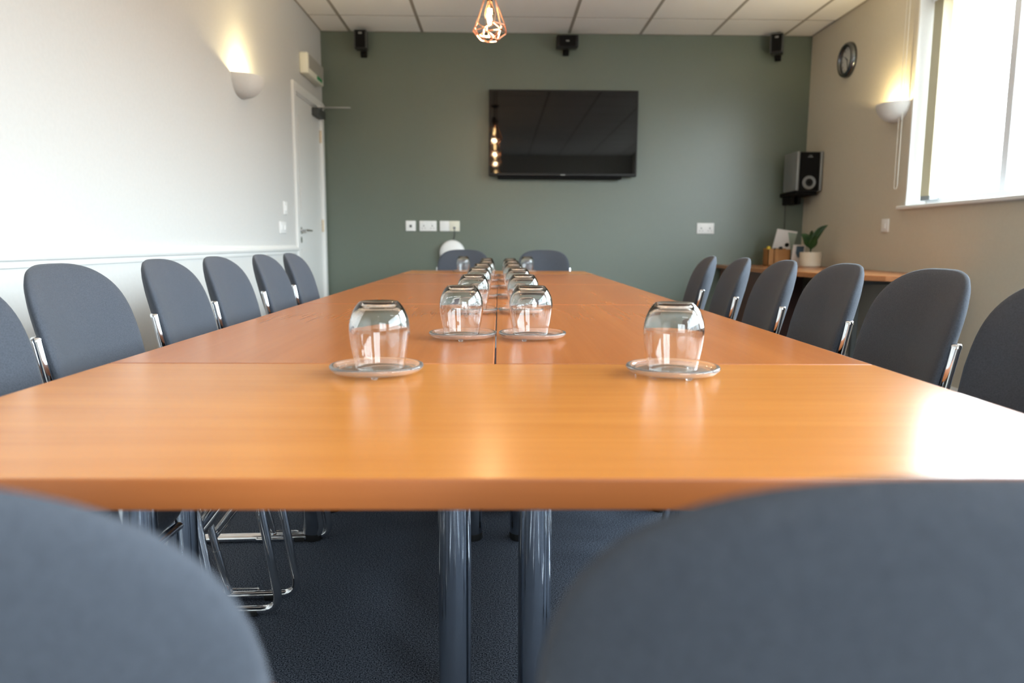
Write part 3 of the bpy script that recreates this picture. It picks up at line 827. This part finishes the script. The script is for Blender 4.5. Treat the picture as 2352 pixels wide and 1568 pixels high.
# emergency light, clock
em = thing('emergency_light', 'white box emergency light with green strip above door', 'emergency light', (XL, 6.0, 2.16))
b = new(); bx(b, 0, 0.065, -0.25, 0.25, 0.0, 0.155, 0.012, 3); obj('housing', b, M_PLASTIC_C, em, True, 40)
b = new(); bx(b, 0.063, 0.068, -0.225, 0.235, 0.045, 0.145, 0.003); obj('diffuser', b, mat('grey_diffuser', (0.40, 0.38, 0.34), 0.4), em)
b = new(); bx(b, 0.064, 0.069, 0.03, 0.18, 0.015, 0.040); obj('sign_strip', b, M_GREENSIGN, em)
ck = thing('wall_clock', 'round wall clock with dark shiny rim on beige wall', 'clock', (XR, 5.76, 2.293))
b = new(); lathe(b, [(0, 0), (0.128, 0), (0.130, -0.012), (0.122, -0.035), (0.108, -0.042), (0.097, -0.036), (0.094, -0.022), (0.094, -0.010), (0, -0.010)], 48, (0, 0, 0), 'X'); obj('rim', b, mat('dark_chrome_rim', (0.16, 0.17, 0.18), 0.12, 1.0), ck, True, 60)
b = new(); lathe(b, [(0, -0.0125), (0.0935, -0.0125), (0.0935, -0.0105)], 48, (0, 0, 0), 'X'); obj('dial', b, M_CLOCKFACE, ck)
b = new()
for k in range(12):
    a = k * PI / 6; c, s = math.cos(a), math.sin(a)
    L0, L1 = 0.073, 0.086
    tube(b, [(-0.0135, L0 * s, L0 * c), (-0.0135, L1 * s, L1 * c)], 0.0022, 6)
obj('hour_marks', b, M_BLACK, ck)
for nm, a, l, r_ in (('hour_hand', 0.9, 0.048, 0.003), ('minute_hand', 3.4, 0.072, 0.002)):
    b = new(); tube(b, [(-0.016, -0.01 * math.sin(a), -0.01 * math.cos(a)), (-0.016, l * math.sin(a), l * math.cos(a))], r_, 6); obj(nm, b, M_BLACK, ck)

# vertical blind drawn back at the far end of the window, with its bead chain
vb = thing('vertical_blind', 'tan vertical blind stacked at window end with looped bead chain', 'blind', (XR, 4.80, WZ0))
b = new(); bx(b, 0.070, 0.115, -2.88, 0.005, 1.245, 1.292, 0.004); obj('head_rail', b, M_UPVC, vb)
for k in range(7):
    yy = -0.028 - k * 0.016
    b = new(); n = 8
    A = []
    for i in range(n + 1):
        u = i / n; x = 0.092 + (u - 0.5) * 0.062; y = yy + 0.004 * math.sin(PI * u)
        A.append((b.verts.new((x, y, 0.055)), b.verts.new((x, y, 1.246)), b.verts.new((x, y - 0.0012, 0.055)), b.verts.new((x, y - 0.0012, 1.246))))
    for i in range(n):
        p, q = A[i], A[i + 1]
        b.faces.new((p[0], q[0], q[1], p[1])); b.faces.new((p[2], p[3], q[3], q[2])); b.faces.new((p[1], q[1], q[3], p[3])); b.faces.new((p[0], p[2], q[2], q[0]))
    b.faces.new((A[0][0], A[0][1], A[0][3], A[0][2])); b.faces.new((A[-1][0], A[-1][2], A[-1][3], A[-1][1]))
    sl = obj('slat', b, M_TAN, vb, True, 40)
    b = new(); bx(b, 0.064, 0.120, yy - 0.003, yy + 0.004, 0.030, 0.060, 0.002); obj('bottom_weight', b, M_SILVER, sl)
b = new()
ch = []
for i in range(40): ch.append((-0.030, 0.128, 1.42 - (1.42 - 0.135) * i / 40))
for i in range(13):
    a = PI * i / 12; ch.append((-0.030, 0.108 + 0.020 * math.cos(a), 0.135 - 0.022 * math.sin(a)))
for i in range(41): ch.append((-0.030, 0.088, 0.135 + (1.42 - 0.135) * i / 40))
tube(b, ch, 0.0018, 6)
# beads every 12 mm along the loop
acc = 0.0
for i in range(len(ch) - 1):
    p, q = Vector(ch[i]), Vector(ch[i + 1]); d = (q - p).length; s = -acc
    while s + 0.012 <= d:
        s += 0.012
        if s < 0: continue
        c = p + (q - p) * (s / d)
        m4 = Matrix.Translation(c) @ Matrix.Diagonal((0.0038, 0.0038, 0.0038, 1))
        bmesh.ops.create_icosphere(b, subdivisions=1, radius=1.0, matrix=m4)
    acc = d - s
obj('bead_chain', b, M_CHAIN, vb, True)
b = new(); bx(b, -0.034, 0.05, 0.080, 0.136, 1.415, 1.44, 0.003); obj('chain_guide', b, M_UPVC, vb)

# round white device behind the far left chair
wd = thing('round_white_device', 'round white device on green wall behind far left chair, corded', 'device', (-0.398, YB, 0.828))
b = new(); lathe(b, [(0, 0), (0.085, 0), (0.106, -0.012), (0.110, -0.035), (0.104, -0.058), (0.085, -0.072), (0, -0.076)], 48, (0, 0, 0), 'Y'); obj('casing', b, M_PLASTIC_W, wd, True, 60)
b = new(); tube(b, fillet([(0.0, -0.004, 0.10), (0.02, -0.008, 0.14), (0.018, -0.012, 0.21)], 0.02), 0.003, 8); obj('cord', b, M_DKGREY, wd, True)

# ================================================================ corner desk and what stands on it
DZ = 0.740
dk = thing('corner_desk', 'cherry wood desk in the back right corner behind the chairs', 'desk', (0, 0, 0))
poly = [(1.88, 6.44), (1.885, 5.6), (1.895, 5.1), (1.92, 4.78), (1.97, 4.52), (2.06, 4.28), (2.17, 4.12), (2.30, 4.06), (2.45, 4.08), (2.62, 4.16), (2.62, 6.44)]
dk.location = (2.1, 5.0, 0)
b = new(); prism(b, poly[::-1], DZ - 0.030, DZ, 0.003); rel(b, dk); obj('desktop', b, M_WOOD_D, dk)
b = new(); bx(b, 2.11, 2.14, 4.35, 4.38, 0, DZ - 0.03); bx(b, 2.54, 2.57, 4.35, 4.38, 0, DZ - 0.03); bx(b, 2.11, 2.57, 4.35, 4.38, 0.0, 0.04); bx(b, 2.11, 2.57, 4.355, 4.375, DZ - 0.06, DZ - 0.03); rel(b, dk); obj('leg_frame', b, M_DKGREY, dk)
b = new(); bx(b, 1.95, 2.60, 6.28, 6.30, 0.1, DZ - 0.03); bx(b, 1.92, 1.95, 5.1, 6.40, 0.02, DZ - 0.03); rel(b, dk); obj('side_panel', b, M_DARKWOOD, dk)

bxs = thing('desk_tidy', 'open pale wooden desk tidy box on corner desk', 'box', (2.285, 6.08, DZ))
b = new()
w, d, h, th = 0.092, 0.055, 0.135, 0.008
bx(b, -w, w, -d, -d + th, 0, h, 0.001); bx(b, -w, w, d - th, d, 0, h * 1.05, 0.001); bx(b, -w, -w + th, -d, d, 0, h, 0.001); bx(b, w - th, w, -d, d, 0, h, 0.001); bx(b, -w, w, -d, d, 0, th); bx(b, -0.045, -0.038, -d, d, 0, h)
obj('box_body', b, M_WOOD_BOX, bxs)
o = tag(obj('yellow_marker', lathe(new(), [(0, 0), (0.016, 0), (0.018, 0.05), (0.018, 0.13), (0.012, 0.15), (0, 0.152)], 18), M_YELLOW, None, True, 40), 'stubby yellow marker standing in left part of desk tidy', 'marker'); o.location = (2.216, 6.08, DZ + 0.0085)
o = obj('black_pen', tube(new(), [(0, 0, 0), (0.006, 0.004, 0.135)], 0.0065, 10), M_BLACK, None, True, 40); tag(o, 'black pen standing in desk tidy next to the yellow marker', 'pen'); o.location = (2.262, 6.08, DZ + 0.0095)
o = obj('black_marker', lathe(new(), [(0, 0), (0.013, 0), (0.015, 0.02), (0.015, 0.14), (0.011, 0.148), (0, 0.15)], 18), M_BLACK, None, True, 40); tag(o, 'thick black marker standing in the middle of desk tidy', 'marker'); o.location = (2.315, 6.08, DZ + 0.0085)
def card(name, label, cx, cy, w, h, tilt, lean, arts, z0=0.0):
    t = thing(name, label, 'leaflet', (cx, cy, DZ + z0))
    Mx = Matrix.Rotation(-lean, 4, 'X') @ Matrix.Rotation(tilt, 4, 'Y')
    b = new(); bx(b, -w / 2, w / 2, -0.0015, 0.0015, 0, h, M=Mx); obj('sheet', b, M_PAPER, t)
    for nm, m, poly in arts:
        b = new()
        vs = [b.verts.new(Mx @ Vector((x * w, -0.0022, z * h))) for x, z in poly]
        vb_ = [b.verts.new(Mx @ Vector((x * w, -0.0016, z * h))) for x, z in poly]
        b.faces.new(vs); b.faces.new(vb_[::-1])
        for i in range(len(vs)): b.faces.new((vs[i], vs[(i + 1) % len(vs)], vb_[(i + 1) % len(vs)], vb_[i]))
        obj(nm, b, m, t)
    return t
circ = [(0.16 + 0.11 * math.cos(a * PI / 8), 0.60 + 0.060 * math.sin(a * PI / 8)) for a in range(16)]
card('leaflet', 'tilted white and green leaflet with black dot behind desk tidy', 2.345, 6.20, 0.172, 0.300, 0.14, -0.20, [('green_print', M_SAGE, [(0.05, 0.95), (0.5, 0.95), (0.5, 0.25), (0.42, 0.45)]), ('black_dot', M_BLACK_M, circ)])
card('leaflet', 'small white leaflet with dark blue picture beside plant pot', 2.402, 5.955, 0.10, 0.175, 0.02, -0.18, [('blue_picture', M_BLUE, [(-0.22, 0.94), (0.40, 0.94), (0.40, 0.45), (-0.02, 0.40), (-0.22, 0.62)])])

pp = thing('potted_plant', 'dark green leafy plant in cream pot on corner desk', 'plant', (2.430, 5.76, DZ))
b = new(); lathe(b, [(0, 0), (0.068, 0), (0.078, 0.01), (0.081, 0.11), (0.080, 0.116), (0.074, 0.116), (0.073, 0.095), (0, 0.095)], 40); obj('pot', b, M_POT, pp, True, 40)
b = new(); lathe(b, [(0, 0.100), (0.04, 0.102), (0.0725, 0.098), (0.0725, 0.094), (0, 0.094)], 24); obj('soil', b, M_SOIL, pp)
def leaf(path, wid, nrm):
    b = new(); P = [Vector(p) for p in path]; n = 14
    def bez(t): return P[0] * (1 - t) ** 3 + P[1] * 3 * t * (1 - t) ** 2 + P[2] * 3 * t * t * (1 - t) + P[3] * t ** 3
    rows = []
    for i in range(n + 1):
        t = i / n; p = bez(t); q = bez(min(1, t + 0.01)) - bez(max(0, t - 0.01)); q.normalize()
        s = q.cross(Vector(nrm)).normalized(); up = s.cross(q).normalized()
        w = wid * (0.06 if t < 0.25 else max(0.02, math.sin(PI * ((t - 0.25) / 0.75) ** 0.8) ** 0.8))
        rows.append([(b.verts.new(p + s * w * k + up * (0.22 * w * abs(k) + 0.001)), b.verts.new(p + s * w * k + up * (0.22 * w * abs(k) - 0.001))) for k in (-1, -0.5, 0, 0.5, 1)])
    for i in range(n):
        for k in range(4):
            a, c = rows[i], rows[i + 1]
            b.faces.new((a[k][0], a[k + 1][0], c[k + 1][0], c[k][0])); b.faces.new((a[k][1], c[k][1], c[k + 1][1], a[k + 1][1]))
        b.faces.new((rows[i][0][0], rows[i + 1][0][0], rows[i + 1][0][1], rows[i][0][1])); b.faces.new((rows[i][4][0], rows[i][4][1], rows[i + 1][4][1], rows[i + 1][4][0]))
    b.faces.new([v[0] for v in rows[0]] + [v[1] for v in rows[0]][::-1]); b.faces.new([v[1] for v in rows[-1]] + [v[0] for v in rows[-1]][::-1])
    return obj('leaf', b, M_LEAF, pp, True)
leaf([(0, 0, 0.10), (0.005, 0, 0.20), (0.02, -0.01, 0.28), (0.115, -0.02, 0.325)], 0.030, (0.3, -1, 0.25))
leaf([(0, 0, 0.10), (-0.01, 0, 0.17), (-0.03, -0.01, 0.23), (-0.095, -0.02, 0.255)], 0.036, (-0.2, -1, 0.25))
leaf([(0, 0, 0.10), (0.0, -0.01, 0.16), (0.0, -0.02, 0.20), (0.012, -0.05, 0.255)], 0.034, (0, -1, 0.3))
leaf([(0, 0, 0.10), (0.004, 0.01, 0.18), (0.01, 0.03, 0.24), (0.03, 0.07, 0.285)], 0.028, (0.2, -1, 0.2))
leaf([(0, 0, 0.10), (-0.004, 0.01, 0.15), (0.02, 0.02, 0.21), (0.06, 0.0, 0.235)], 0.022, (0.1, -1, 0.3))
